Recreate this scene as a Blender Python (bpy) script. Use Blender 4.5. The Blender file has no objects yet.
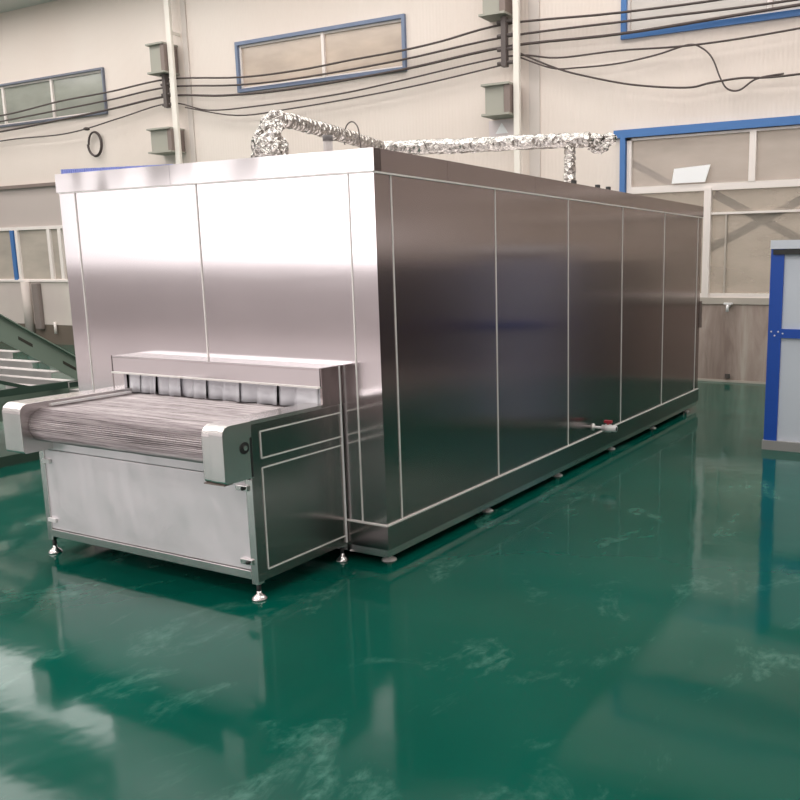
import bpy, bmesh, math, random
from mathutils import Vector, Matrix, noise
random.seed(7)
S = bpy.context.scene
COL = S.collection
PI = math.pi

# ------------------------------------------------------------------ camera
yaw, pitch, roll = 0.4877, -0.1771, -0.0086
fw = Vector((math.cos(yaw)*math.cos(pitch), math.sin(yaw)*math.cos(pitch), math.sin(pitch)))
rt = Vector((math.sin(yaw), -math.cos(yaw), 0)); up = rt.cross(fw)
r2 = rt*math.cos(roll) + up*math.sin(roll); u2 = up*math.cos(roll) - rt*math.sin(roll)
cd = bpy.data.cameras.new('camera'); cam = bpy.data.objects.new('camera', cd); COL.objects.link(cam)
M = Matrix((r2, u2, -fw)).transposed().to_4x4(); M.translation = (-3.8127, -2.9069, 1.7027)
cam.matrix_world = M
cd.sensor_width = 36; cd.lens = 39.12; cd.shift_x = -0.1556; cd.shift_y = 0.0224
cd.clip_start = 0.05; cd.clip_end = 200
S.camera = cam
S.view_settings.view_transform = 'Standard'; S.view_settings.look = 'None'
S.view_settings.gamma = 1; S.view_settings.use_curve_mapping = False
S.view_settings.exposure = 0.15

# ------------------------------------------------------------------ materials
def mat(name, col, rough=0.5, metal=0.0, **kw):
    m = bpy.data.materials.new(name); m.use_nodes = True
    b = m.node_tree.nodes['Principled BSDF']
    b.inputs['Base Color'].default_value = (*col, 1)
    b.inputs['Roughness'].default_value = rough; b.inputs['Metallic'].default_value = metal
    for k, v in kw.items(): b.inputs[k].default_value = v
    return m
def nodes(m): return m.node_tree.nodes, m.node_tree.links, m.node_tree.nodes['Principled BSDF']
def coords(m, scale=(1,1,1)):
    n, l, b = nodes(m)
    tc = n.new('ShaderNodeNewGeometry'); mp = n.new('ShaderNodeMapping'); mp.inputs['Scale'].default_value = scale
    l.new(tc.outputs['Position'], mp.inputs['Vector']); return mp.outputs['Vector']
def noise_tex(m, scale, detail=4, sc=(1,1,1), rough=.5, dist=0):
    n, l, b = nodes(m)
    t = n.new('ShaderNodeTexNoise'); t.inputs['Scale'].default_value = scale; t.inputs['Detail'].default_value = detail
    t.inputs['Roughness'].default_value = rough; t.inputs['Distortion'].default_value = dist
    l.new(coords(m, sc), t.inputs['Vector']); return t.outputs['Fac']
def ramp(m, src, stops):
    n, l, b = nodes(m)
    r = n.new('ShaderNodeValToRGB'); e = r.color_ramp.elements
    while len(e) < len(stops): e.new(.5)
    for i, (p, c) in enumerate(stops):
        e[i].position = p; e[i].color = (*c, 1) if len(c) == 3 else c
    l.new(src, r.inputs['Fac']); return r.outputs['Color']
def bump(m, src, strength, dist=.01):
    n, l, b = nodes(m)
    bp = n.new('ShaderNodeBump'); bp.inputs['Strength'].default_value = strength; bp.inputs['Distance'].default_value = dist
    l.new(src, bp.inputs['Height'])
    if b.inputs['Normal'].links: l.new(b.inputs['Normal'].links[0].from_socket, bp.inputs['Normal'])
    l.new(bp.outputs['Normal'], b.inputs['Normal'])
def grey(v): return (v, v, v)

def steel(name, col=(.70,.665,.66), rough=.2, wav=.05, wscale=1.2, brush=(.6,.6,9), brs=.012, aniso=0):
    m = mat(name, col, rough, 1.0)
    n, l, b = nodes(m)
    f = noise_tex(m, 3, 3, brush)
    l.new(ramp(m, f, [(.2, grey(rough-brs)), (.8, grey(rough+brs))]), b.inputs['Roughness'])
    c = noise_tex(m, .9, 3, (1, 1, 1.6))
    l.new(ramp(m, c, [(.25, tuple(x*.93 for x in col)), (.75, tuple(min(1, x*1.05) for x in col))]), b.inputs['Base Color'])
    bump(m, noise_tex(m, wscale, 2, (1, 1, .6)), wav, .1)
    if aniso:
        b.inputs['Anisotropic'].default_value = aniso
        cv = n.new('ShaderNodeCombineXYZ'); cv.inputs[0].default_value = 1; cv.inputs[1].default_value = 1
        l.new(cv.outputs[0], b.inputs['Tangent'])
    return m
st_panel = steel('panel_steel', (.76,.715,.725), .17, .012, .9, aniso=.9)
st_side = steel('shaded_side_steel', (.39,.34,.335), .2, .015, .9, aniso=.92)  # same steel, darkened in colour for the dim side faces
st_cap = steel('cap_steel', (.66,.63,.63), .2, .6, 1.1)
st_table = steel('table_steel', (.92,.86,.89), .48, .25, 3)
st_table.node_tree.nodes['Principled BSDF'].inputs['Metallic'].default_value = .65
st_frame = steel('frame_steel', (.74,.71,.70), .25, .05, 3)
st_bead = mat('bead_steel', (.92,.89,.86), .5, .35)
rubber = mat('black_rubber', (.02,.02,.02), .6)
blackm = mat('black_metal', (.03,.03,.03), .5)
dark_gap = mat('dark_cavity', (.03,.03,.03), .8)

# foil
foil = mat('crinkled_foil', (.56,.53,.50), .24, 1.0)
n, l, b = nodes(foil)
v = n.new('ShaderNodeTexVoronoi'); v.inputs['Scale'].default_value = 20
l.new(coords(foil), v.inputs['Vector']); bump(foil, v.outputs['Distance'], .9, .03)
bump(foil, noise_tex(foil, 30, 2), .35, .01)

# floor: glossy green epoxy with scuffs
fl = mat('green_epoxy', (0,.1,.07), .08)
n, l, b = nodes(fl)
scuff = noise_tex(fl, 1.5, 7, (1.0, 1.7, 1), .62, .8)
mask = ramp(fl, scuff, [(.56, grey(0)), (.64, grey(.5)), (.76, grey(.85))])
fine = noise_tex(fl, 14, 5, (1, 1.4, 1), .6, .4)
fm = ramp(fl, fine, [(.36, grey(0)), (.66, grey(1))])
mul = n.new('ShaderNodeMath'); mul.operation = 'MULTIPLY'; l.new(mask, mul.inputs[0]); l.new(fm, mul.inputs[1])
big = noise_tex(fl, .55, 4, (1, 1, 1), .5, .3)
basec = ramp(fl, big, [(.3, (.0006,.062,.043)), (.7, (.001,.09,.064))])
mx = n.new('ShaderNodeMix'); mx.data_type = 'RGBA'
l.new(mul.outputs[0], mx.inputs['Factor']); l.new(basec, mx.inputs['A']); mx.inputs['B'].default_value = (.075,.21,.165,1)
l.new(mx.outputs['Result'], b.inputs['Base Color'])
l.new(ramp(fl, noise_tex(fl, 2.2, 5, (1,1,1), .6), [(.3, grey(.05)), (.6, grey(.1)), (.8, grey(.2))]), b.inputs['Roughness'])
bump(fl, noise_tex(fl, 2.6, 3), .035, .05)
b.inputs['Specular IOR Level'].default_value = .17

# painted wall: cream sheet cladding with fine vertical ribs
def clad(name, c1, c2):
    m = mat(name, c1, .55)
    n, l, b = nodes(m)
    l.new(ramp(m, noise_tex(m, .35, 4, (1,1,.7)), [(.3, c1), (.7, c2)]), b.inputs['Base Color'])
    w = n.new('ShaderNodeTexWave'); w.wave_type = 'BANDS'; w.bands_direction = 'Y'; w.inputs['Scale'].default_value = 5
    w.wave_profile = 'SIN'
    l.new(coords(m), w.inputs['Vector']); bump(m, w.outputs['Fac'], .25, .01)
    return m
cladding = clad('cream_cladding', (.725,.625,.56), (.77,.69,.63))
plain = mat('plain_plaster', (.46,.42,.40), .7)
front_m = mat('grey_lilac_plaster', (.50,.47,.485), .7)
ceil_m = mat('ceiling_sheet', (.7,.68,.65), .7)
stain = mat('stained_render', (.3,.25,.22), .8)
n, l, b = nodes(stain)
l.new(ramp(stain, noise_tex(stain, 2.2, 6, (1, 2.2, .35), .6, .5), [(.3, (.24,.175,.15)), (.55, (.40,.315,.275)), (.75, (.50,.44,.39))]), b.inputs['Base Color'])
ledge_m = mat('pale_ledge', (.46,.41,.36), .6)
wains = mat('pale_wainscot', (.60,.53,.49), .7)
n, l, b = nodes(wains)
l.new(ramp(wains, noise_tex(wains, .9, 4), [(.3, (.56,.48,.45)), (.7, (.64,.58,.52))]), b.inputs['Base Color'])
skirt_m = mat('brown_skirt', (.14,.11,.085), .8)
blue_fr = mat('blue_paint', (.05,.165,.42), .4)
blue_dull = mat('faded_blue_paint', (.16,.205,.31), .5)
frame_grey = mat('grey_blue_frame', (.15,.165,.21), .5)
cream_fr = mat('white_window_frame', (.82,.75,.71), .45)
brown_fr = mat('brown_frame', (.22,.17,.15), .6)
col_m = mat('column_paint', (.82,.77,.70), .5)
cable_m = mat('cable_sheath', (.075,.055,.05), .6)
stub_m = mat('beam_grey_green', (.35,.34,.29), .6)
brk_m = mat('bracket_brown', (.10,.08,.075), .6)
plate_m = mat('sign_plate', (.70,.62,.62), .5)
white_m = mat('white_plastic', (.85,.83,.83), .4)
red_m = mat('red_plastic', (.45,.03,.05), .4)
paper_m = mat('white_paper', (.92,.92,.93), .7)
blue_strip = mat('blue_film', (.27,.33,.75), .5)
green_st = mat('green_painted_steel', (.23,.29,.235), .5)
green_dk = mat('dark_green_steel', (.035,.07,.05), .6)
slat_m = mat('pale_slat', (.56,.51,.50), .45)
cab_blue = mat('cabinet_blue', (.012,.085,.47), .38)
cab_white = mat('cabinet_white', (.70,.74,.82), .4)
cab_grey = mat('cabinet_base_grey', (.35,.34,.33), .5)
out_m = mat('outdoor_board', (.84,.75,.67), .8)
brace_m = mat('brace_grey', (.10,.085,.08), .7)
conc = mat('concrete', (.4,.38,.36), .9)
yard_m = mat('pale_concrete', (.42,.375,.38), .45)
aisle_m = mat('brown_concrete', (.22,.19,.175), .5)
machine_m = mat('dull_machine', (.08,.065,.06), .6)

def pane_mat(name, col, clear, rough=.25, ribs=False):
    m = mat(name, col, rough)
    n, l, b = nodes(m)
    l.new(ramp(m, noise_tex(m, 1.1, 4, (1,1,3)), [(.3, tuple(x*.85 for x in col)), (.7, tuple(min(1,x*1.12) for x in col))]), b.inputs['Base Color'])
    if ribs:
        v = n.new('ShaderNodeTexVoronoi'); v.inputs['Scale'].default_value = 30
        l.new(coords(m), v.inputs['Vector']); bump(m, v.outputs['Distance'], .3, .012)
    t = n.new('ShaderNodeBsdfTransparent'); t.inputs['Color'].default_value = (.85,.85,.82,1)
    mx = n.new('ShaderNodeMixShader'); mx.inputs['Fac'].default_value = 1-clear
    out = n['Material Output']
    l.new(t.outputs[0], mx.inputs[1]); l.new(b.outputs[0], mx.inputs[2]); l.new(mx.outputs[0], out.inputs['Surface'])
    return m
pane_green = pane_mat('dusty_green_reflection', (.36,.37,.32), .2, .12)  # dusty panes; their tones also paint in the dim interiors they reflect
pane_beige = pane_mat('dusty_beige_reflection', (.62,.50,.41), .2, .15)
pane_grey = pane_mat('dusty_grey_reflection', (.70,.61,.56), .62, .3)
pane_rib = pane_mat('pebbled_glass', (.74,.65,.57), .70, .45, True)
pane_left = pane_mat('hazy_glass', (.50,.44,.38), .15, .3)

# belt rods
belt_m = mat('belt_rods', (.4,.36,.37), .42, .75)
n, l, b = nodes(belt_m)
l.new(ramp(belt_m, noise_tex(belt_m, 9, 5, (6, .16, 6), .75), [(.32, (.13,.11,.11)), (.5, (.42,.37,.38)), (.7, (.70,.64,.64))]), b.inputs['Base Color'])
curtain_m = mat('grey_strip_plastic', (.82,.82,.86), .4)
n, l, b = nodes(curtain_m)
b.inputs['Subsurface Weight'].default_value = 0

# ------------------------------------------------------------------ mesh helpers
class MB:
    def __init__(s): s.bm = bmesh.new()
    def box(s, x0, x1, y0, y1, z0, z1, bev=0):
        t = bmesh.new(); bmesh.ops.create_cube(t, size=1)
        bmesh.ops.scale(t, vec=(abs(x1-x0), abs(y1-y0), abs(z1-z0)), verts=t.verts)
        bmesh.ops.translate(t, vec=((x0+x1)/2, (y0+y1)/2, (z0+z1)/2), verts=t.verts)
        if bev: bmesh.ops.bevel(t, geom=t.edges[:], offset=bev, segments=2, affect='EDGES', profile=.6)
        return s.merge(t)
    def merge(s, t):
        me = bpy.data.meshes.new('tmp'); t.to_mesh(me); t.free(); s.bm.from_mesh(me); bpy.data.meshes.remove(me); return s
    def prism(s, pts, axis, a, c):
        """extrude a closed 2D outline along an axis (0: pts are (y,z), 1: (x,z), 2: (x,y))"""
        def P(p, t): return [(t, p[0], p[1]), (p[0], t, p[1]), (p[0], p[1], t)][axis]
        A = [s.bm.verts.new(P(p, a)) for p in pts]; B = [s.bm.verts.new(P(p, c)) for p in pts]
        s.bm.faces.new(A); s.bm.faces.new(B[::-1])
        for i in range(len(pts)):
            j = (i+1) % len(pts); s.bm.faces.new((A[i], B[i], B[j], A[j]))
        return s
    def tube(s, pts, r, seg=10, cap=True, rf=None):
        pts = [Vector(p) for p in pts]; rings = []
        prev = None
        for i, p in enumerate(pts):
            d = (pts[min(i+1, len(pts)-1)] - pts[max(i-1, 0)]).normalized()
            if prev is None:
                a = d.orthogonal().normalized()
            else:
                a = (prev - d*prev.dot(d)).normalized()
            prev = a; bb = d.cross(a)
            rr = r if rf is None else rf(i)
            rings.append([s.bm.verts.new(p + (a*math.cos(2*PI*k/seg) + bb*math.sin(2*PI*k/seg))*rr) for k in range(seg)])
        for i in range(len(rings)-1):
            for k in range(seg):
                s.bm.faces.new((rings[i][k], rings[i][(k+1) % seg], rings[i+1][(k+1) % seg], rings[i+1][k]))
        if cap: s.bm.faces.new(rings[0][::-1]); s.bm.faces.new(rings[-1])
        return s
    def bar(s, p, q, w, h):
        p, q = Vector(p), Vector(q); d = (q-p).normalized()
        a = d.cross(Vector((0,0,1)));  a = a.normalized() if a.length > 1e-4 else Vector((1,0,0)); bb = a.cross(d)
        vs = [[s.bm.verts.new(o + a*w/2*i + bb*h/2*j) for i, j in ((-1,-1),(1,-1),(1,1),(-1,1))] for o in (p, q)]
        for k in range(4): s.bm.faces.new((vs[0][k], vs[0][(k+1)%4], vs[1][(k+1)%4], vs[1][k]))
        s.bm.faces.new(vs[0][::-1]); s.bm.faces.new(vs[1]); return s
    def lathe(s, prof, c, seg=20):
        rings = [[s.bm.verts.new((c[0]+r*math.cos(2*PI*k/seg), c[1]+r*math.sin(2*PI*k/seg), c[2]+z)) for k in range(seg)] for r, z in prof]
        for i in range(len(rings)-1):
            for k in range(seg): s.bm.faces.new((rings[i][k], rings[i][(k+1)%seg], rings[i+1][(k+1)%seg], rings[i+1][k]))
        s.bm.faces.new(rings[0][::-1]); s.bm.faces.new(rings[-1]); return s
    def build(s, name, m, parent=None, smooth=False, bevel=0, label=None):
        bmesh.ops.recalc_face_normals(s.bm, faces=s.bm.faces[:])
        me = bpy.data.meshes.new(name); s.bm.to_mesh(me); s.bm.free(); me.materials.append(m)
        if smooth:
            for f in me.polygons: f.use_smooth = True
        o = bpy.data.objects.new(name, me); COL.objects.link(o)
        if parent:
            o.parent = parent; w = world_loc(parent); 
            o.location = -w if parent.type == 'EMPTY' or True else o.location
        if bevel:
            md = o.modifiers.new('bevel', 'BEVEL'); md.width = bevel; md.segments = 2; md.limit_method = 'ANGLE'
        if label: o['label'] = label
        return o
def world_loc(o):
    v = Vector(o.location)
    while o.parent: o = o.parent; v += Vector(o.location)
    return v
def tag(o, label=None, cat=None, group=None, kind=None):
    for k, v in (('label', label), ('category', cat), ('group', group), ('kind', kind)):
        if v: o[k] = v
    return o
def thing(name, label, cat, loc, group=None):
    o = bpy.data.objects.new(name, None); COL.objects.link(o); o.location = loc
    o.empty_display_size = .1
    return tag(o, label, cat, group)
def struct(o): return tag(o, kind='structure')
def smooth_path(pts, n=8):
    P = [Vector(p) for p in pts]; out = []
    for i in range(len(P)-1):
        p0 = P[max(i-1, 0)]; p1 = P[i]; p2 = P[i+1]; p3 = P[min(i+2, len(P)-1)]
        for k in range(n):
            t = k/n
            out.append(.5*((2*p1) + (p2-p0)*t + (2*p0-5*p1+4*p2-p3)*t*t + (3*p1-p0-3*p2+p3)*t**3))
    out.append(P[-1]); return out

# ------------------------------------------------------------------ room
XW = 8.406; X0 = -13; YR = -7.5; YL = 24; ZC = 7
struct(MB().box(-4.3, XW+.2, -4.2, YL+.2, -.2, 0).build('floor', fl))
struct(MB().box(X0-.2, -4.3, YR-.2, YL+.2, -.2, -.001).build('floor_yard', yard_m))
struct(MB().box(-4.3, XW+.2, YR-.2, -4.2, -.2, -.001).build('floor_aisle', aisle_m))

def wall_with_holes(name, m, axis, c0, c1, a0, a1, holes, zt=ZC):
    """axis 0: wall in a plane of constant x spanning y; axis 1: constant y spanning x"""
    mb = MB(); cuts = sorted({a0, a1, *[h[0] for h in holes], *[h[1] for h in holes]})
    for s0, s1 in zip(cuts, cuts[1:]):
        mid = (s0+s1)/2; hs = sorted((h[2], h[3]) for h in holes if h[0] < mid < h[1]); z = 0
        for h0, h1 in hs + [(zt, zt)]:
            if h0 > z:
                if axis == 0: mb.box(c0, c1, s0, s1, z, h0)
                else: mb.box(s0, s1, c0, c1, z, h0)
            z = h1
    bmesh.ops.remove_doubles(mb.bm, verts=mb.bm.verts, dist=1e-5)
    return struct(mb.build(name, m))
WIN = dict(far_left=(12.95, 17.9, 4.70, 5.58), centre=(5.66, 9.36, 4.76, 5.62), right=(-2.1, 1.96, 4.79, 5.62),
           lower_right=(-4.6, 1.95, 1.19, 3.45), lower_left=(13.9, 18.4, 1.39, 3.44))
wall_with_holes('wall_back', cladding, 0, XW, XW+.2, YR, YL, list(WIN.values()))
wall_with_holes('wall_left', plain, 1, YL, YL+.2, X0, XW, [])
# unseen right wall; high window strip added for a bright line in reflections
rw = [(-11.5, -7.5, 2.0, 2.3), (-6.5, -2.5, 2.0, 2.3), (-1.5, 2.5, 2.0, 2.3), (3.5, 7.5, 2.0, 2.3)]
wall_with_holes('wall_right', plain, 1, YR-.2, YR, X0, XW, rw)
fw_h = [(-4.5, -.5, 1.72, 4.6), (1.2, 5.0, 1.72, 4.6), (5.3, 9.1, 1.72, 4.9), (9.4, 13.2, 1.72, 4.9), (13.8, 17.6, 1.72, 4.6), (18.2, 22.6, 1.72, 4.6)]
wall_with_holes('wall_front', front_m, 0, X0-.2, X0, YR, YL, fw_h)
# ceiling with slots cut for added fill lights
fill_slots = [(-10, -8.4), (-5.4, -3.8), (-.8, .8), (2.6, 4.2), (5.6, 7.2)]
mb = MB(); xs = X0-.2
for a, c in fill_slots:
    mb.box(xs, a, YR-.2, YL+.2, ZC, ZC+.2); mb.box(a, c, YR-.2, -5.5, ZC, ZC+.2); mb.box(a, c, 22, YL+.2, ZC, ZC+.2); xs = c
mb.box(xs, XW+.2, YR-.2, YL+.2, ZC, ZC+.2)
struct(mb.build('ceiling', ceil_m))
struct(MB().box(-60, 60, -60, 60, -.4, -.25).build('ground', conc))

# wainscots, ledges
struct(MB().box(XW-.02, XW, YR, 1.95, 0, 1.12).box(XW-.02, XW, 1.95, 12.5, 0, 1.12).build('wall_back_render', stain))
struct(MB().box(XW-.035, XW, YR, 2.0, 1.10, 1.19).build('trim_1', ledge_m))
struct(MB().box(XW-.02, XW, 12.5, YL, .43, 1.37).build('wall_back_wainscot', wains))
struct(MB().box(XW-.015, XW, 12.5, YL, 0, .43).build('baseboard_back', skirt_m))
struct(MB().box(XW-.05, XW, 12.5, YL, 1.37, 1.41).build('trim_2', cream_fr))
struct(MB().box(XW-.03, XW-.0, YR, 12.5, 0, .03).build('trim_3', ledge_m))
struct(MB().box(XW-.25, XW-.2, YR+.03, -1.7, 0, 1.72).build('wall_reflection_darkener', machine_m))  # unseen dark panel, added to darken what the tunnel side reflects
struct(MB().box(X0, XW, YR, YR+.03, 0, 1.85).build('wall_right_reflection_dark', machine_m))  # unseen dark band, added for the dark zone in side reflections

# --- windows of the back wall
def window(name, y0, y1, z0, z1, frame_m, fw_, mull, pane_m, out=.05, sash=True, rails=(), panes=True, thick=.035):
    base = MB()
    for a, c, d, e in ((y0, y1, z0, z0+fw_), (y0, y1, z1-fw_, z1), (y0, y0+fw_, z0+fw_, z1-fw_), (y1-fw_, y1, z0+fw_, z1-fw_)):
        base.box(XW-out, XW+.1, a, c, d, e)
    w = struct(base.build(name, frame_m))
    yi0, yi1, zi0, zi1 = y0+fw_, y1-fw_, z0+fw_, z1-fw_
    if sash:
        f = MB(); t = thick
        for a, c, d, e in ((yi0, yi1, zi0, zi0+t), (yi0, yi1, zi1-t, zi1), (yi0, yi0+t, zi0+t, zi1-t), (yi1-t, yi1, zi0+t, zi1-t)):
            f.box(XW+.0, XW+.06, a, c, d, e)
        f.build('window_frame', cream_fr, w)
    for y in mull: MB().box(XW-.01, XW+.07, y-.03, y+.03, zi0, zi1).build('mullion', cream_fr, w)
    for z in rails: MB().box(XW-.008, XW+.07, yi0, yi1, z-.03, z+.03).build('rail', cream_fr, w)
    ys = [yi0, *sorted(mull), yi1]
    for a, c in zip(ys, ys[1:]): MB().box(XW+.03, XW+.038, a+.01, c-.01, zi0+.01, zi1-.01).build('pane', pane_m, w)
    return w
window('window_1', 12.95, 17.9, 4.70, 5.58, frame_grey, .04, [14.64, 16.3], pane_green)
window('window_2', 5.66, 9.36, 4.76, 5.62, blue_dull, .06, [7.38], pane_beige)
window('window_3', -2.1, 1.96, 4.79, 5.62, blue_fr, .08, [-.1], pane_grey)
# lower right window: blue head and jamb, white frames, pebbled lower panes
w4 = struct(MB().box(XW-.06, XW+.1, -4.6, 2.05, 3.45, 3.56).box(XW-.06, XW+.1, 1.87, 1.95, 1.19, 3.45).build('window_4', blue_fr))
f = MB()
f.box(XW-.01, XW+.08, 1.79, 1.86, 2.76, 3.44).box(XW-.01, XW+.08, -4.6, 1.86, 2.665, 2.76).box(XW-.01, XW+.08, -4.6, 1.86, 3.41, 3.44).box(XW-.01, XW+.08, -4.6, 1.86, 1.19, 1.25)
f.build('window_frame', cream_fr, w4)
for y in (.05, -1.75, -3.4): MB().box(XW-.02, XW+.07, y-.045, y+.045, 2.76, 3.42).build('mullion', cream_fr, w4)
for y in (.65, -1.75): MB().box(XW-.03, XW+.08, y-.05, y+.05, 1.19, 2.7).build('mullion', cream_fr, w4)
MB().box(XW-.012, XW+.07, -4.6, 1.86, 2.335, 2.365).build('rail', cream_fr, w4)
for y in (.385, -.75, -2.9): MB().box(XW+.0, XW+.06, y-.012, y+.012, 1.25, 2.335).build('glazing_bar', ledge_m, w4)
ys = [-4.6, -3.4, -1.75, .05, 1.79]
for a, c in zip(ys, ys[1:]): MB().box(XW+.03, XW+.038, a, c, 2.76, 3.41).build('pane', pane_grey, w4)
ys = [-4.6, -1.75, .65, 1.86]
for a, c in zip(ys, ys[1:]): MB().box(XW+.03, XW+.038, a, c, 1.25, 2.665).build('pane', pane_rib, w4)
# lower left window
w5 = struct(MB().box(XW-.05, XW+.1, 13.9, 18.4, 3.39, 3.46).build('window_5', brown_fr))
f = MB(); f.box(XW-.02, XW+.08, 13.9, 18.4, 2.50, 2.57).box(XW-.02, XW+.08, 13.9, 18.4, 1.39, 1.43)
f.build('window_frame', cream_fr, w5)
for y in (16.35, 15.22, 14.85, 17.6): MB().box(XW-.02, XW+.07, y-.05, y+.05, 1.43, 2.5).build('mullion', cream_fr, w5)
MB().box(XW-.03, XW+.07, 16.44, 16.56, 1.39, 2.5).build('mullion', blue_fr, w5)
MB().box(XW+.02, XW+.03, 13.9, 18.4, 2.57, 3.39).build('panel', mat('beige_panel', (.50,.43,.40), .6), w5)
MB().box(XW+.03, XW+.038, 13.9, 18.4, 1.43, 2.5).build('pane', pane_left, w5)
# what stands behind the back windows: neighbouring wall and its braces
struct(MB().box(XW+5, XW+5.2, YR-6, YL+6, -.25, 4.6).build('wall_neighbour', out_m))
def brace(name, p, q, w, label):
    tag(MB().bar(p, q, .05, w).build(name, brace_m), label, 'brace', 'braces behind the lower right window')
xb = XW+.11
brace('diagonal_brace', (xb, .70, 1.84), (xb, -.95, 2.68), .11, 'grey diagonal bar behind the pebbled panes rising to the right')
brace('diagonal_brace', (xb+.06, .60, 2.62), (xb+.06, -.95, 1.78), .11, 'grey diagonal bar behind the pebbled panes falling to the right')
brace('diagonal_brace', (xb, 1.84, 3.12), (xb, 1.1, 2.72), .09, 'grey diagonal bar behind the upper pane beside the blue jamb')
tag(MB().prism([(1.17, 2.78), (.69, 2.78), (.62, 3.01), (1.14, 2.98)], 0, XW-.035, XW-.02).build('paper_sheet', paper_m),
    'white sheet of paper propped in the window above the white transom', 'paper')

# ------------------------------------------------------------------ columns, brackets, cables
def column(y, z_lab, w):
    c = thing('wall_column', z_lab, 'column', (XW-.3, y, 0), 'white columns against the cream wall')
    MB().box(XW-.26, XW-.20, y-w/2, y+w/2, 0, ZC, .01).build('shaft', col_m, c)
    MB().box(XW-.34, XW-.0, y-w/2-.04, y+w/2+.04, 0, .03).box(XW-.2, XW-.0, y-.02, y+.02, 2.9, 2.95).box(XW-.2, XW-.0, y-.02, y+.02, 5.9, 5.95).build('base_plate', col_m, c)
    return c
column(10.78, 'white painted column between the left and centre upper windows', .12)
column(3.53, 'white painted column rising behind the middle of the steel tunnel', .10)
struct(MB().box(XW-.03, XW, 10.56, 10.68, 0, ZC).box(XW-.02, XW, 3.26, 3.44, 0, ZC).build('trim_4', mat('flashing_shadow_tone', (.60,.54,.50), .6)))  # strip tone paints in the shadow beside each column
def ibeam(y0, y1, z0, z1, label):
    o = thing('beam_stub', label, 'beam', (XW-.2, (y0+y1)/2, z0), 'short steel beam stubs beside the columns')
    for zf in (z0, z1-.03): MB().box(XW-.36, XW-.0, y0, y1, zf, zf+.03).build('flange', stub_m, o)
    MB().box(XW-.30, XW-.04, y0+.12, y1-.04, z0+.03, z1-.03).build('web', stub_m, o)
    MB().box(XW-.33, XW-.02, y0+.0, y0+.1, z0+.03, z1-.03).build('stiffener', brown_fr, o)
ibeam(3.60, 4.08, 3.88, 4.34, 'grey steel beam stub beside the column behind the tunnel')
ibeam(10.83, 11.45, 3.80, 4.25, 'grey steel beam stub beside the left column below the cables')
ibeam(10.85, 11.30, 5.22, 5.75, 'grey steel beam stub at the top of the picture beside the left column')
ibeam(3.66, 4.1, 5.30, 5.8, 'dark beam stub at the top of the picture beside the column behind the tunnel')
def bracket(y, z0, z1, label):
    o = thing('cable_bracket', label, 'bracket', (XW-.1, y, z0), 'brown brackets carrying the cables')
    MB().box(XW-.26, XW-.17, y-.04, y+.04, z0, z1).build('upright', brk_m, o)
    for z in [z0+.06+(z1-z0-.12)*i/3 for i in range(4)]:
        MB().tube([(XW-.2, y-.13, z), (XW-.2, y+.13, z)], .028, 8).build('insulator', brk_m, o)
bracket(11.0, 4.62, 5.28, 'brown cable bracket beside the left column')
bracket(3.74, 4.58, 5.28, 'brown cable bracket beside the column behind the tunnel')
xc = XW-.15
def cable(pts, r, label, m=None):
    o = MB().tube(smooth_path([(xc, y, z) for y, z in pts], 6), r, 6).build('wall_cable', m or cable_m, None, True)
    tag(o, label, 'cable', 'cables strung along the cream wall')
cable([(17.5,4.87),(15.75,4.93),(14.19,5.03),(12.65,5.07),(11.0,5.14),(9.17,4.99),(7.78,4.97),(6.7,5.01),(5.69,5.04),(4.92,5.09),(3.74,5.2),(1.93,5.12),(0,5.1),(-3,5.2)], .016, 'uppermost dark cable of the run along the cream wall')
cable([(17.5,4.75),(15.77,4.81),(14,4.87),(12.67,4.92),(11.0,5.0),(9.3,4.87),(7.79,4.84),(5.69,4.9),(3.74,5.02),(1.64,4.99),(-.5,4.96),(-3,5.05)], .016, 'second dark cable from the top along the cream wall')
cable([(17.5,4.55),(15.84,4.60),(14.4,4.66),(12.6,4.75),(11.0,4.84),(9.6,4.72),(8.03,4.68),(5.7,4.75),(3.74,4.88),(1.93,4.84),(0,4.88),(-3,4.95)], .02, 'thick third cable from the top along the cream wall')
cable([(17.5,4.36),(15.84,4.40),(14.4,4.38),(13.5,4.43),(12.42,4.56),(11.0,4.71),(10.0,4.5),(8.74,4.47),(7,4.5),(5.7,4.59),(3.74,4.74),(2.9,4.63),(1.93,4.62),(.9,4.57),(-.34,4.6),(-3,4.75)], .013, 'lowest thin cable of the run along the cream wall')
cable([(10.6,4.60),(9.3,4.35),(8,4.36),(6.5,4.42),(5.2,4.5),(3.8,4.63)], .012, 'thin slack wire drooping below the cable run between the columns')
cable([(3.6,4.8),(2.9,4.48),(2.27,4.28),(1.66,4.13),(.95,4.03),(.62,4.06),(.2,4.08),(-.35,4.05),(-2,4.1)], .014, 'slack wire sagging from the column behind the tunnel to the right')
cable([(3.6,4.74),(3.0,4.50),(2.58,4.46),(1.96,4.45),(1.4,4.5),(.94,4.58),(.75,4.52),(.6,4.37),(.48,4.1),(.38,3.96),(.22,3.93),(.0,4.05),(-.35,4.08)], .012, 'looping thin wire hanging in an S at the upper right')
tag(MB().lathe([(.03,-.03),(.06,-.01),(.06,.01),(.03,.03)], (xc, 13.45, 4.43), 12).build('cable_joint', cable_m), 'dark joint on the lowest cable above the coiled wire', 'joint')
# coil of wire
cz = []
for k in range(3*24+1):
    a = 2*PI*k/24; rr = .235 + .012*math.sin(a*.37)
    cz.append((XW-.05-.012*k/24, 13.35 + rr*.85*math.cos(a), 4.14 + rr*math.sin(a)))
o = MB().tube(cz, .014, 6).build('wire_coil', cable_m, None, True); tag(o, 'small dark ring of coiled wire hanging below the left window', 'wire coil')
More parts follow.
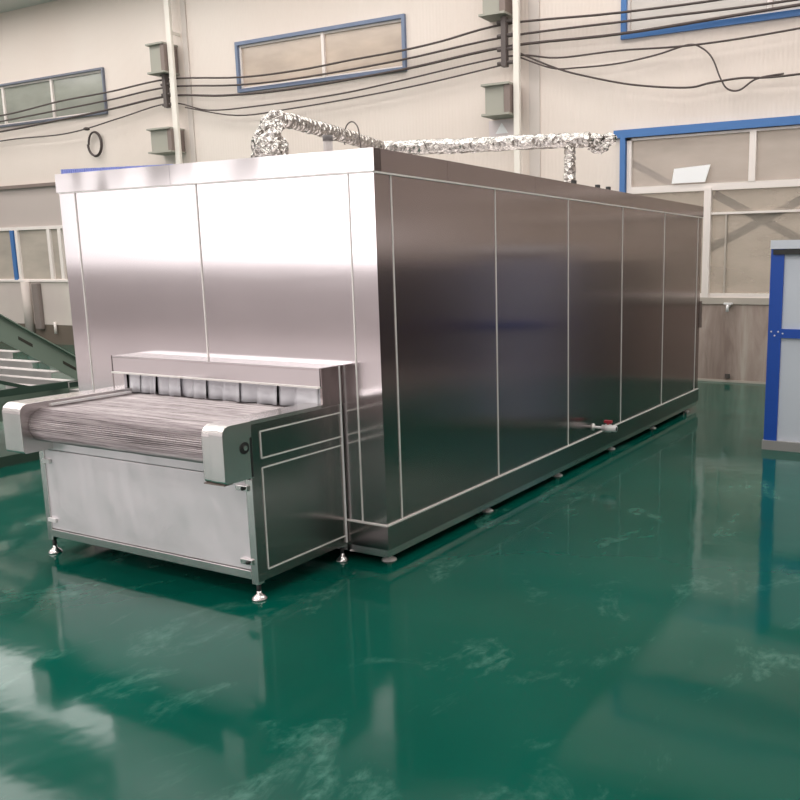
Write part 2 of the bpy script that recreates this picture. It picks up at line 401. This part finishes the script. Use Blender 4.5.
# sign with triangle
sg = thing('warning_sign', 'small pinkish plate with a white triangle under the beam stub', 'sign', (XW-.03, 3.93, 3.62))
MB().box(XW-.03, XW-.0, 3.70, 4.14, 3.60, 3.86).build('plate', plate_m, sg)
MB().prism([(3.80, 3.66), (4.02, 3.66), (3.91, 3.82)], 0, XW-.036, XW-.03).build('triangle', paper_m, sg, label='white triangle')

# pipes on the low left wall
tag(MB().tube([(XW-.08, 16.1, .25), (XW-.08, 16.1, 1.37)], .10, 12).build('drain_pipe', wains, None, True), 'pale vertical pipe on the low wall at far left', 'pipe')
tag(MB().box(XW-.12, XW-.02, 15.64, 15.86, .32, 1.34, .03).build('cable_duct', mat('duct_grey', (.22,.18,.165), .6)), 'dark grey vertical duct on the low wall at far left', 'duct')
tag(MB().tube([(XW-.07, 15.22, .24), (XW-.07, 15.22, .5)], .03, 10).build('outlet_pipe', cream_fr, None, True), 'short white pipe end below the pale low wall', 'pipe')
tp = thing('wall_tap', 'small white tap on the stained wall under the right window', 'tap', (XW-.05, .29, 1.08))
MB().tube([(XW-.03, .29, 1.08), (XW-.14, .29, 1.08), (XW-.14, .29, 1.0)], .022, 8).build('spout', white_m, tp, True)
MB().box(XW-.13, XW-.07, .23, .35, 1.10, 1.125).build('handle', white_m, tp)
tag(MB().box(XW-.05, XW-.03, .25, .32, .06, .12).build('floor_socket', machine_m), 'tiny dark fitting low on the stained wall near the floor', 'fitting')

# ------------------------------------------------------------------ the tunnel (freezer box)
L, W, H = 5.965, 2.594, 2.3; ZT, ZB = 2.183, .241
T = thing('tunnel_freezer', 'long stainless steel tunnel housing standing on the green floor', 'freezer', (0, 0, 0))
SH = .008
# side face panels (y=0), each a separate panel with a recessed joint
xs = [0, .1439] + [.1439+1.1349*i for i in range(1, 6)] + [L]
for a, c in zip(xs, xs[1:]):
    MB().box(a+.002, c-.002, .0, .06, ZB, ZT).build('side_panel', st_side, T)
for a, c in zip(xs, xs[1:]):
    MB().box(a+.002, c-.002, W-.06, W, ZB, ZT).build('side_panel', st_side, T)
ysf = [.06, .170, 1.3194, W-.1576, W-.06]
for a, c in zip(ysf, ysf[1:]):
    MB().box(.0, .06, a+(.002 if a > .06 else 0), c-(.002 if c < W-.07 else 0), ZB, ZT).build('end_panel', st_panel, T)
for a, c in zip(ysf, ysf[1:]):
    MB().box(L-.06, L, a, c, ZB, ZT).build('end_panel', st_panel, T)
MB().box(.004, .05, .004, .012, ZB, ZT).build('corner_post', st_panel, T)
# front-facing skin strip of the near corner so that the end face reads bright to the edge
MB().box(-.0015, .0, .0, .168, ZB, ZT).build('corner_strip', st_panel, T)
MB().box(-.0015, .0, W-.1556, W, ZB, ZT).build('corner_strip', st_panel, T)
MB().box(.06, L-.06, .06, W-.06, .16, 2.2).build('core', dark_gap, T)
# beads over the joints
bd = MB(); r = .005
for x in xs[1:-1]: bd.box(x-r, x+r, -.004, .002, ZB, ZT)
bd.box(0, L, -.014, .002, ZT-.010, ZT-.001)
bd.box(0, L, -.012, .002, ZB-.003, ZB+.005)
bd.build('side_bead', st_bead, T, label='bright weld line along the panel joints')
bd = MB()
for y in (.170, 1.3194, W-.1576): bd.box(-.005, .002, y-r*.8, y+r*.8, ZB, ZT)
bd.box(-.012, .002, 0, W, ZB-.003, ZB+.005)
bd.box(-.012, .002, 0, W, ZT-.007, ZT-.001)
bd.build('end_bead', st_bead, T, label='bright weld line along the end panel joints')
# cap band, in lengths
cx_ = [-.012, .70, 1.84, 3.0, 4.2, L+.012]
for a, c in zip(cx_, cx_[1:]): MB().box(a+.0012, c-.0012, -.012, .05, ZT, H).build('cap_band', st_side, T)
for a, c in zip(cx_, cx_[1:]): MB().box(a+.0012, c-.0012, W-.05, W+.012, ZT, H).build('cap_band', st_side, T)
MB().box(-.0135, .05, -.012, 1.52, ZT, H).build('cap_band', st_cap, T)
MB().box(-.0135, .05, 1.522, W+.012, ZT, H).build('cap_band', st_cap, T)
MB().box(L-.05, L+.012, .05, W-.05, ZT, H).build('cap_band', st_cap, T)
MB().box(.05, L-.05, .05, W-.05, H-.06, H-.02).build('roof_sheet', st_cap, T)
# base band
MB().box(-.010, L+.01, -.010, .02, .10, ZB-.003).box(-.010, .02, .02, W+.01, .10, ZB-.003).box(L-.02, L+.01, .02, W+.01, .10, ZB-.003).build('base_band', st_side, T)
MB().box(.004, L, .006, .03, .052, .10).box(.004, .03, .03, W, .052, .10).build('base_rail', st_frame, T)
MB().box(.03, L-.03, .03, W-.03, .10, .16).box(.12, L-.1, .13, W-.1, .012, .10).build('underside_shade_fill', dark_gap, T)  # lower box is a black block standing in for shade beneath the tunnel
for i in range(6):
    x = .10 + 1.13*i
    for y in (.07, W-.07):
        if i and y > 1: continue
        MB().lathe([(.045,0),(.042,.008),(.015,.02),(.013,.09)], (x, y, 0), 14).build('foot', st_bead, T, True)
# serrated blue film along the top left
bs = MB()
y = 1.50
while y < W-.05:
    h = .003 + .028*(y-1.5)/(W-1.5)
    bs.box(-.006, .01, y, y+.014, H-.001, H+h); y += .022
bs.box(-.004, .006, 1.5, W-.04, H-.001, H+.004)
bs.build('film_edge', blue_strip, T, label='blue serrated protective film edge')
# small dark lugs along the roof edge
for x in (2.55, 3.02, 3.25): MB().box(x-.02, x+.02, .0, .03, H-.001, H+.028).build('roof_lug', blackm, T)
MB().tube([(1.0, 1.14, 2.25), (1.0, 1.14, 2.53)], .032, 14).build('vent_stub', mat('vent_stub_grey', (.42,.38,.37), .6), T, True)
MB().tube([(1.0, 1.14, 2.525), (1.0, 1.14, 2.562)], .034, 14).build('vent_cap', mat('vent_cap_grey', (.14,.13,.13), .6), T, True)
# far end hinge and latch
MB().box(L-.0, L+.03, -.02, .03, .95, 1.25).build('latch', brown_fr, T)

# hood over the infeed
HX, HY0, HY1, HZ = -.170, .285, 1.995, 1.143
MB().box(HX, -.002, HY0, HY1, HZ-.012, HZ, .002).build('hood_top', st_panel, T)
MB().box(HX, HX+.014, HY0, HY1, HZ-.105, HZ-.012).build('hood_fascia', st_panel, T)
MB().box(HX-.012, HX+.004, HY0, HY1, HZ-.112, HZ-.103).build('hood_lip', st_bead, T)
MB().box(HX, -.002, HY0-.008, HY0+.006, .925, HZ).build('hood_cheek', st_side, T)
MB().box(HX, -.002, HY1-.006, HY1+.006, .905, HZ).build('hood_cheek', st_side, T)
MB().box(HX+.0, HX+.02, HY1-.10, HY1-.006, .90, HZ-.105).build('hood_post', st_panel, T)
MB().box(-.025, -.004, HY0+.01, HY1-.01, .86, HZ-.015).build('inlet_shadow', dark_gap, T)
# curtain strips
y = HY1-.10; i = 0
widths = [.10,.11,.04,.12,.09,.13,.10,.15,.12,.16,.15,.13,.16,.14,.14,.14]
xk = HX+.04
for w_ in widths:
    y0 = y - w_
    if y0 < HY0+.02: y0 = HY0+.02
    if y - y0 < .02: break
    mb = MB(); nn = 6
    gap = random.choice((-.008, -.008, -.008, -.006, .004)); sk = random.uniform(-.012, .012); ph = random.uniform(0, 6)
    g = []
    for r_ in range(5):
        row = []
        for c_ in range(nn+1):
            t = c_/nn; zz = HZ-.02 - (HZ-.02-.912)*r_/4
            yy = y - (y-y0-gap)*t + sk*r_/4*(1 if t > .5 else .3)
            xx = xk + (.012 if i % 2 else 0) + .010*math.sin(t*PI*2+ph)*(r_/4) - .012*(r_/4)
            row.append(mb.bm.verts.new((xx, yy, zz)))
        g.append(row)
    for r_ in range(4):
        for c_ in range(nn): mb.bm.faces.new((g[r_][c_], g[r_][c_+1], g[r_+1][c_+1], g[r_+1][c_]))
    o = mb.build('curtain_strip', curtain_m, T, True)
    md = o.modifiers.new('solid', 'SOLIDIFY'); md.thickness = .003
    y = y0 + .001; i += 1

# ------------------------------------------------------------------ drain valve
V = thing('ball_valve', 'white plastic ball valve with a red handle on the tunnel side', 'valve', (2.915, 0, .312))
vx, vz = 2.915, .312
MB().tube([(vx, -.001, vz), (vx, -.09, vz)], .012, 10).build('pipe', white_m, V, True)
MB().tube([(vx, -.001, vz), (vx, -.010, vz)], .03, 14).build('flange', st_bead, V, True)
MB().tube([(vx, -.085, vz), (vx, -.115, vz), (vx, -.116, vz), (vx, -.165, vz), (vx, -.166, vz), (vx, -.215, vz)], .03, 14, True, lambda i: (.027,.027,.034,.034,.028,.028)[i]).build('body', white_m, V, True)
MB().tube([(vx, -.14, vz+.02), (vx, -.14, vz+.05)], .012, 8).box(vx-.018, vx+.018, -.175, -.105, vz+.045, vz+.068, .005).build('handle', red_m, V)
MB().tube([(vx, -.2151, vz), (vx, -.2165, vz)], .017, 12).build('bore', blackm, V, True)

# ------------------------------------------------------------------ infeed conveyor table
XF, Y0, Y1 = -.715, .285, 1.99; ZTB = .940
Cn = thing('infeed_conveyor', 'stainless steel infeed conveyor table with a rod belt in front of the tunnel', 'conveyor', (XF, Y0, 0))
lw = .045
def leg(x, y, z0=.085, z1=.64): return MB().box(x, x+lw, y, y+lw, z0, z1, .003)
for (x, y) in ((XF, Y0), (XF, Y1-lw), (-.05-lw+.04, Y0), (-.05-lw+.04, Y1-lw)):
    o = leg(x, y).build('leg', st_frame, Cn)
    MB().tube([(x+lw/2, y+lw/2, .03), (x+lw/2, y+lw/2, .09)], .012, 10).build('foot_stem', blackm, o, True)
    MB().lathe([(.040,0),(.040,.006),(.030,.018),(.013,.032),(.012,.045)], (x+lw/2, y+lw/2, 0), 18).build('foot', st_frame, o, True)
# side frames: skin with two raised welded rectangles
for y, s in ((Y0, -1), (Y1, 1)):
    ya, yb = (y-.002, y+.012) if s < 0 else (y-.012, y+.002)
    MB().box(XF+.002, -.004, ya, yb, .10, ZTB-.02).build('side_frame', st_side, Cn)
    bd = MB(); t = .0035; yo0, yo1 = (ya-.004, ya) if s < 0 else (yb, yb+.004)
    for (a, c, d, e) in ((XF+.072, -.022, .738, .876), (XF+.072, -.022, .152, .688)):
        bd.box(a, c, yo0, yo1, d-t, d+t).box(a, c, yo0, yo1, e-t, e+t).box(a-t, a+t, yo0, yo1, d, e).box(c-t, c+t, yo0, yo1, d, e)
    bd.build('side_bead', st_bead, Cn, label='bright welded edge lines of the side panel')
MB().box(-.026, -.016, Y0-.012, Y0-.002, .11, 1.14, .003).build('edge_strip', white_m, Cn, label='pale vertical edge strip beside the tunnel')
# front: door, header, cross rail
MB().box(XF+.006, XF+.02, Y0+lw, Y1-lw, .160, .642, .002).build('front_door', st_table, Cn)
MB().box(XF-.002, XF+.02, Y0+lw, Y1-lw, .110, .156, .003).build('cross_rail', st_frame, Cn)
MB().box(XF+.003, XF+.02, Y0+lw, Y1-lw, .647, .708, .003).build('header_rail', st_table, Cn)
MB().box(XF-.02, XF+.02, Y0+lw+.03, Y1-lw, .708, .716).build('drip_lip', st_bead, Cn)
for z in (.575, .215):
    MB().box(XF-.010, XF+.008, Y1-lw-.055, Y1-lw+.015, z-.012, z+.012, .003).build('hinge', white_m, Cn)
for z in (.595, .205):
    o = MB().box(XF-.012, XF+.008, Y0+lw-.02, Y0+lw+.06, z-.014, z+.014, .003).build('latch', st_frame, Cn)
    MB().tube([(XF-.022, Y0+lw+.005, z), (XF-.010, Y0+lw+.005, z)], .010, 10).build('latch_knob', blackm, o, True)
MB().box(-.03, -.015, Y0+.02, Y1-.02, .15, .62).build('rear_panel', st_table, Cn)
MB().box(XF+.03, -.03, Y0+.02, Y1-.02, .140, .150).build('bottom_panel', st_table, Cn)
MB().tube([(XF-.0, Y1-.10, .70), (XF-.0, Y1-.10, .655)], .008, 8).build('hook', blackm, Cn)
# guards: C-shaped housings around the belt ends
def arc(cx, cz, r, a0, a1, n=6): return [(cx+r*math.cos(a0+(a1-a0)*k/n), cz+r*math.sin(a0+(a1-a0)*k/n)) for k in range(n+1)]
NX = -.888
prof = [(-.004, ZTB)] + arc(NX+.055, ZTB-.055, .055, PI/2, PI) + arc(NX+.015, .67, .015, PI, 1.5*PI, 3) + [(XF+.02, .655), (XF+.02, .71), (-.004, .71)]
for ya, yb in ((.365, .425), (Y1-.135, Y1+.03)):
    MB().prism(prof, 1, ya, yb).build('side_guard', st_frame, Cn, bevel=.003)
# outer housing on the near side
prof2 = [(XF+.004, ZTB+.002)] + arc(NX+.037, ZTB-.043, .045, PI/2, PI) + arc(NX+.007, .67, .015, PI, 1.5*PI, 3) + [(XF+.004, .653)]
hz = MB().prism(prof2, 1, Y0-.012, .365).build('bearing_housing', st_frame, Cn, bevel=.003)
MB().box(XF+.004, -.004, Y0-.002, .365, ZTB-.02, ZTB).build('top_rail', st_frame, Cn)
MB().tube([(-.762, Y0-.013, .815), (-.762, Y0-.016, .815)], .030, 16).build('shaft_hole', blackm, hz)
MB().tube([(-.762, Y0-.010, .815), (-.762, Y0-.022, .815)], .014, 6).build('shaft_bolt', st_frame, hz)
MB().box(XF-.01, XF+.004, Y0-.0125, Y0+.01, .66, .86).build('housing_seam', blackm, hz)
MB().box(NX-.004, NX+.05, .285, .425, .648, .654).build('housing_lip', brown_fr, hz)
# guide rail on the far guard
MB().box(-.70, HX+.01, Y1-.147, Y1-.135, .908, .922, .002).build('guide_rail', white_m, Cn, label='white plastic guide rail')
# the rod belt
ya, yb = .427, Y1-.137
R = .094; rcx, rcz = -.750, .806
path = []
x = .02; step = .0105
def add(px, pz, nx, nz): path.append((px, pz, nx, nz))
while x > rcx: add(x, rcz+R, 0, 1); x -= step/4
na = int(PI*R/(step/4))
for k in range(na+1):
    a = PI/2 + PI*k/na; add(rcx+R*math.cos(a), rcz+R*math.sin(a), math.cos(a), math.sin(a))
x = rcx
while x < XF+.05: add(x, rcz-R, 0, -1); x += step/4
mb = MB(); NY = 24; rows = []
for i, (px, pz, nx, nz) in enumerate(path):
    h = .0032*math.sin(2*PI*i/4+.3)
    row = []
    for k in range(NY+1):
        yy = ya + (yb-ya)*k/NY
        wv = .0016*math.sin(yy*9 + (i//4)*.9) + .001*math.sin(yy*23 + (i//4)*2.1)
        row.append(mb.bm.verts.new((px+nx*(h+wv*.5), yy, pz+nz*(h+wv*.5))))
    rows.append(row)
for a, c in zip(rows, rows[1:]):
    for k in range(NY): mb.bm.faces.new((a[k], a[k+1], c[k+1], c[k]))
o = mb.build('rod_belt', belt_m, Cn)
md = o.modifiers.new('solid', 'SOLIDIFY'); md.thickness = .006; md.offset = -1
MB().tube([(rcx, ya, rcz), (rcx, yb, rcz)], R-.012, 24).build('roller', machine_m, Cn, True)

# ------------------------------------------------------------------ foil ducts on the roof
def jag(i, k=0): return noise.noise(Vector((i*1.7+k, k*3.1, .5)))
def foil_pipe(name, pts, r, label, amp=.10):
    sp = smooth_path(pts, 14)
    mb = MB().tube(sp, r, 20, True, lambda i: r*(1+amp*jag(i, 3)))
    for v in mb.bm.verts:
        v.co += Vector((noise.noise(v.co*26), noise.noise(v.co*26+Vector((9,0,0))), noise.noise(v.co*26+Vector((0,9,0)))))*r*.16
    o = mb.build(name, foil, None, True); tag(o, label, 'duct', 'foil-wrapped ducts on the tunnel roof'); return o
foil_pipe('foil_duct', [(1.42, 1.99, 2.80), (1.8, 2.04, 2.80), (2.4, 2.12, 2.79), (3.1, 2.29, 2.79)], .058, 'foil-wrapped duct sloping away from the bulky elbow on the roof')
foil_pipe('foil_duct', [(3.2, 2.32, 2.78), (3.28, 2.15, 2.79), (3.45, 1.6, 2.79), (3.6, 1.1, 2.80), (3.74, .62, 2.80), (3.77, .42, 2.80)], .066, 'foil-wrapped duct running level across the roof to the right')
foil_pipe('foil_duct', [(3.74, .60, 2.79), (3.735, .60, 2.6), (3.73, .60, 2.268)], .052, 'vertical foil-wrapped duct leg at the right end of the roof ducts', .2)
# bulky elbow bundle
sp = smooth_path([(1.38, 2.0, 2.27), (1.37, 2.01, 2.45), (1.37, 2.02, 2.62), (1.40, 2.0, 2.74), (1.46, 1.99, 2.82)], 12)
mb = MB().tube(sp, .1, 28, True, lambda i: .105 + .035*math.sin(min(i/30, 1)*PI) - (.05*max(0, (i-26)/22)))
for v in mb.bm.verts:
    v.co += Vector((noise.noise(v.co*14), noise.noise(v.co*14+Vector((9,0,0))), noise.noise(v.co*14+Vector((0,9,0)))))*.035
    v.co += Vector((noise.noise(v.co*40), noise.noise(v.co*40+Vector((9,0,0))), noise.noise(v.co*40+Vector((0,9,0)))))*.012
tag(mb.build('foil_elbow', foil), 'bulky crumpled foil elbow standing on the tunnel roof at left', 'duct')
# torn foil end
mb = MB()
for k in range(3):
    bmt = bmesh.new(); bmesh.ops.create_icosphere(bmt, subdivisions=3, radius=.07)
    off = Vector((3.82+.03*k, .42-.06*k, 2.80-.06*(k % 2)))
    for v in bmt.verts:
        v.co = Vector((v.co.x*.7, v.co.y*1.4, v.co.z*.8))*(1+.5*noise.noise(v.co*40+off)) + off
    mb.merge(bmt)
tag(mb.build('foil_scrap', foil), 'crumpled torn foil at the right end of the roof ducts', 'foil')
# wire loop
lp = [(2.4, 2.13, 2.72), (2.4, 2.135, 2.80), (2.4, 2.10, 2.88), (2.4, 2.04, 2.905), (2.4, 1.985, 2.86), (2.4, 1.965, 2.76), (2.4, 1.96, 2.66), (2.4, 2.0, 2.62)]
tag(MB().tube(smooth_path(lp, 6), .006, 6).build('wire_loop', brk_m, None, True), 'thin brown wire loop arching over the sloping foil duct', 'wire')

# ------------------------------------------------------------------ green stair frame at left
G = thing('green_stair', 'green steel stair with pale slatted treads left of the tunnel', 'stair', (.8, 4.5, 0))
sl = (1.225-.878)/(.778-1.314); ztop = lambda x: 1.225 + sl*(x-.778)
xa, xb_ = -.25, (0-1.225)/sl + .778
for y in (4.5, 5.75):
    st = MB().prism([(xa, ztop(xa)), (xb_-.05, ztop(xb_-.05)), (xb_-.3, .0), (xa, ztop(xa)-.245)], 1, y, y+.012)
    st.prism([(xa, ztop(xa)+.004), (xb_-.05, ztop(xb_-.05)+.004), (xb_-.05, ztop(xb_-.05)-.008), (xa, ztop(xa)-.008)], 1, y-.03, y+.012)
    o = st.build('stringer', green_st, G)
    if y < 5:
        for xm in (.86, 1.25, .45, 1.64):
            zc_ = ztop(xm)-.115; q = sl*.06
            MB().prism([(xm-.06, zc_+.014-q), (xm+.06, zc_+.014+q), (xm+.06, zc_-.014+q), (xm-.06, zc_-.014-q)], 1, y-.003, y+.001).build('slot', mat('slot_brown', (.05,.045,.035), .7), o)
x = xa+.05
while x < xb_-.35:
    z = ztop(x)-.245
    if z > .05: MB().box(x-.05, x+.06, 4.515, 5.75, z-.004, z+.004).box(x-.055, x-.045, 4.515, 5.75, z-.05, z+.004).build('tread', slat_m, G)
    x += .165
for x in (-.2,):
    for y in (4.5, 5.72): MB().box(x, x+.06, y, y+.06, 0, ztop(x)-.1).build('post', green_st, G)
MB().box(-.2, 1.9, 4.52, 4.56, .60, .66).build('brace', green_dk, G)
MB().bar((-.2, 4.54, 1.0), (.95, 4.54, .62), .03, .03).build('brace', green_dk, G)
MB().box(-.2, 1.9, 4.5, 5.75, .0, .09).build('base_frame', green_dk, G)
MB().box(.2, 1.6, 4.75, 4.80, .35, .58).build('lower_panel', green_st, G)

# ------------------------------------------------------------------ blue cabinet at right
K = thing('blue_cabinet', 'tall blue-framed cabinet with white panels at the right edge', 'cabinet', (4.6, -1.9, 0))
kx, ky, kh = 4.1, -1.185, 1.80
MB().box(kx+.02, kx+.6, ky-.62, ky-.02, .07, kh-.01).build('body', cab_white, K)
for (x, y) in ((kx, ky-.115), (kx, ky-.64)): MB().box(x, x+.115, y, y+.115, .085, kh).build('post', cab_blue, K)
MB().box(kx-.002, kx+.02, ky-.62, ky-.10, 1.02, 1.10).build('rail', cab_blue, K)
for (dy, dz) in ((.03, 1.075), (.06, 1.04), (.09, 1.075), (.13, 1.06)):
    MB().tube([(kx-.004, ky-dy, dz), (kx+.001, ky-dy, dz)], .008, 8).build('bolt', white_m, K)
MB().box(kx-.01, kx+.62, ky-.65, ky+.005, kh, kh+.075).build('top_strip', cab_white, K)
MB().box(kx-.012, kx-.009, ky-.62, ky-.02, kh-.05, kh-.005).build('top_edge', blackm, K)
MB().box(kx-.02, kx+.62, ky-.65, ky+.01, .0, .085).build('plinth', cab_grey, K)

# ------------------------------------------------------------------ light
wd = bpy.data.worlds.new('world'); S.world = wd; wd.use_nodes = True
bg = wd.node_tree.nodes['Background']; bg.inputs['Color'].default_value = (1, .97, .96, 1); bg.inputs['Strength'].default_value = 1.0
def area(name, loc, rot, sx, sy, rad, col=(1, .97, .95)):
    """rad: radiance; power = rad * area * pi"""
    d = bpy.data.lights.new(name, 'AREA'); d.shape = 'RECTANGLE'; d.size = sx; d.size_y = sy
    d.energy = rad*sx*sy*PI; d.color = col
    o = bpy.data.objects.new(name, d); COL.objects.link(o); o.location = loc; o.rotation_euler = rot; return o
RAD = [1.1, 1.3, 2.1, 1.9, 1.15, 1.0]
for (a, c, z0, z1), rd in zip(fw_h, RAD):
    area('window_light', (X0-.1, (a+c)/2, (z0+z1)/2), (0, -PI/2, 0), z1-z0, c-a, rd, (1, .93, .93))
for a, c in fill_slots:
    area('ceiling_fill', ((a+c)/2, 8.25, ZC+.1), (0, 0, 0), c-a, 27.4, 3.2, (1, .96, .92))  # added overhead fill to brighten the room, no such source known
for a, c, z0, z1 in rw:
    area('window_light', ((a+c)/2, YR-.1, (z0+z1)/2), (PI/2, 0, 0), c-a, z1-z0, 2.2)  # added lights behind the invented right-wall strip
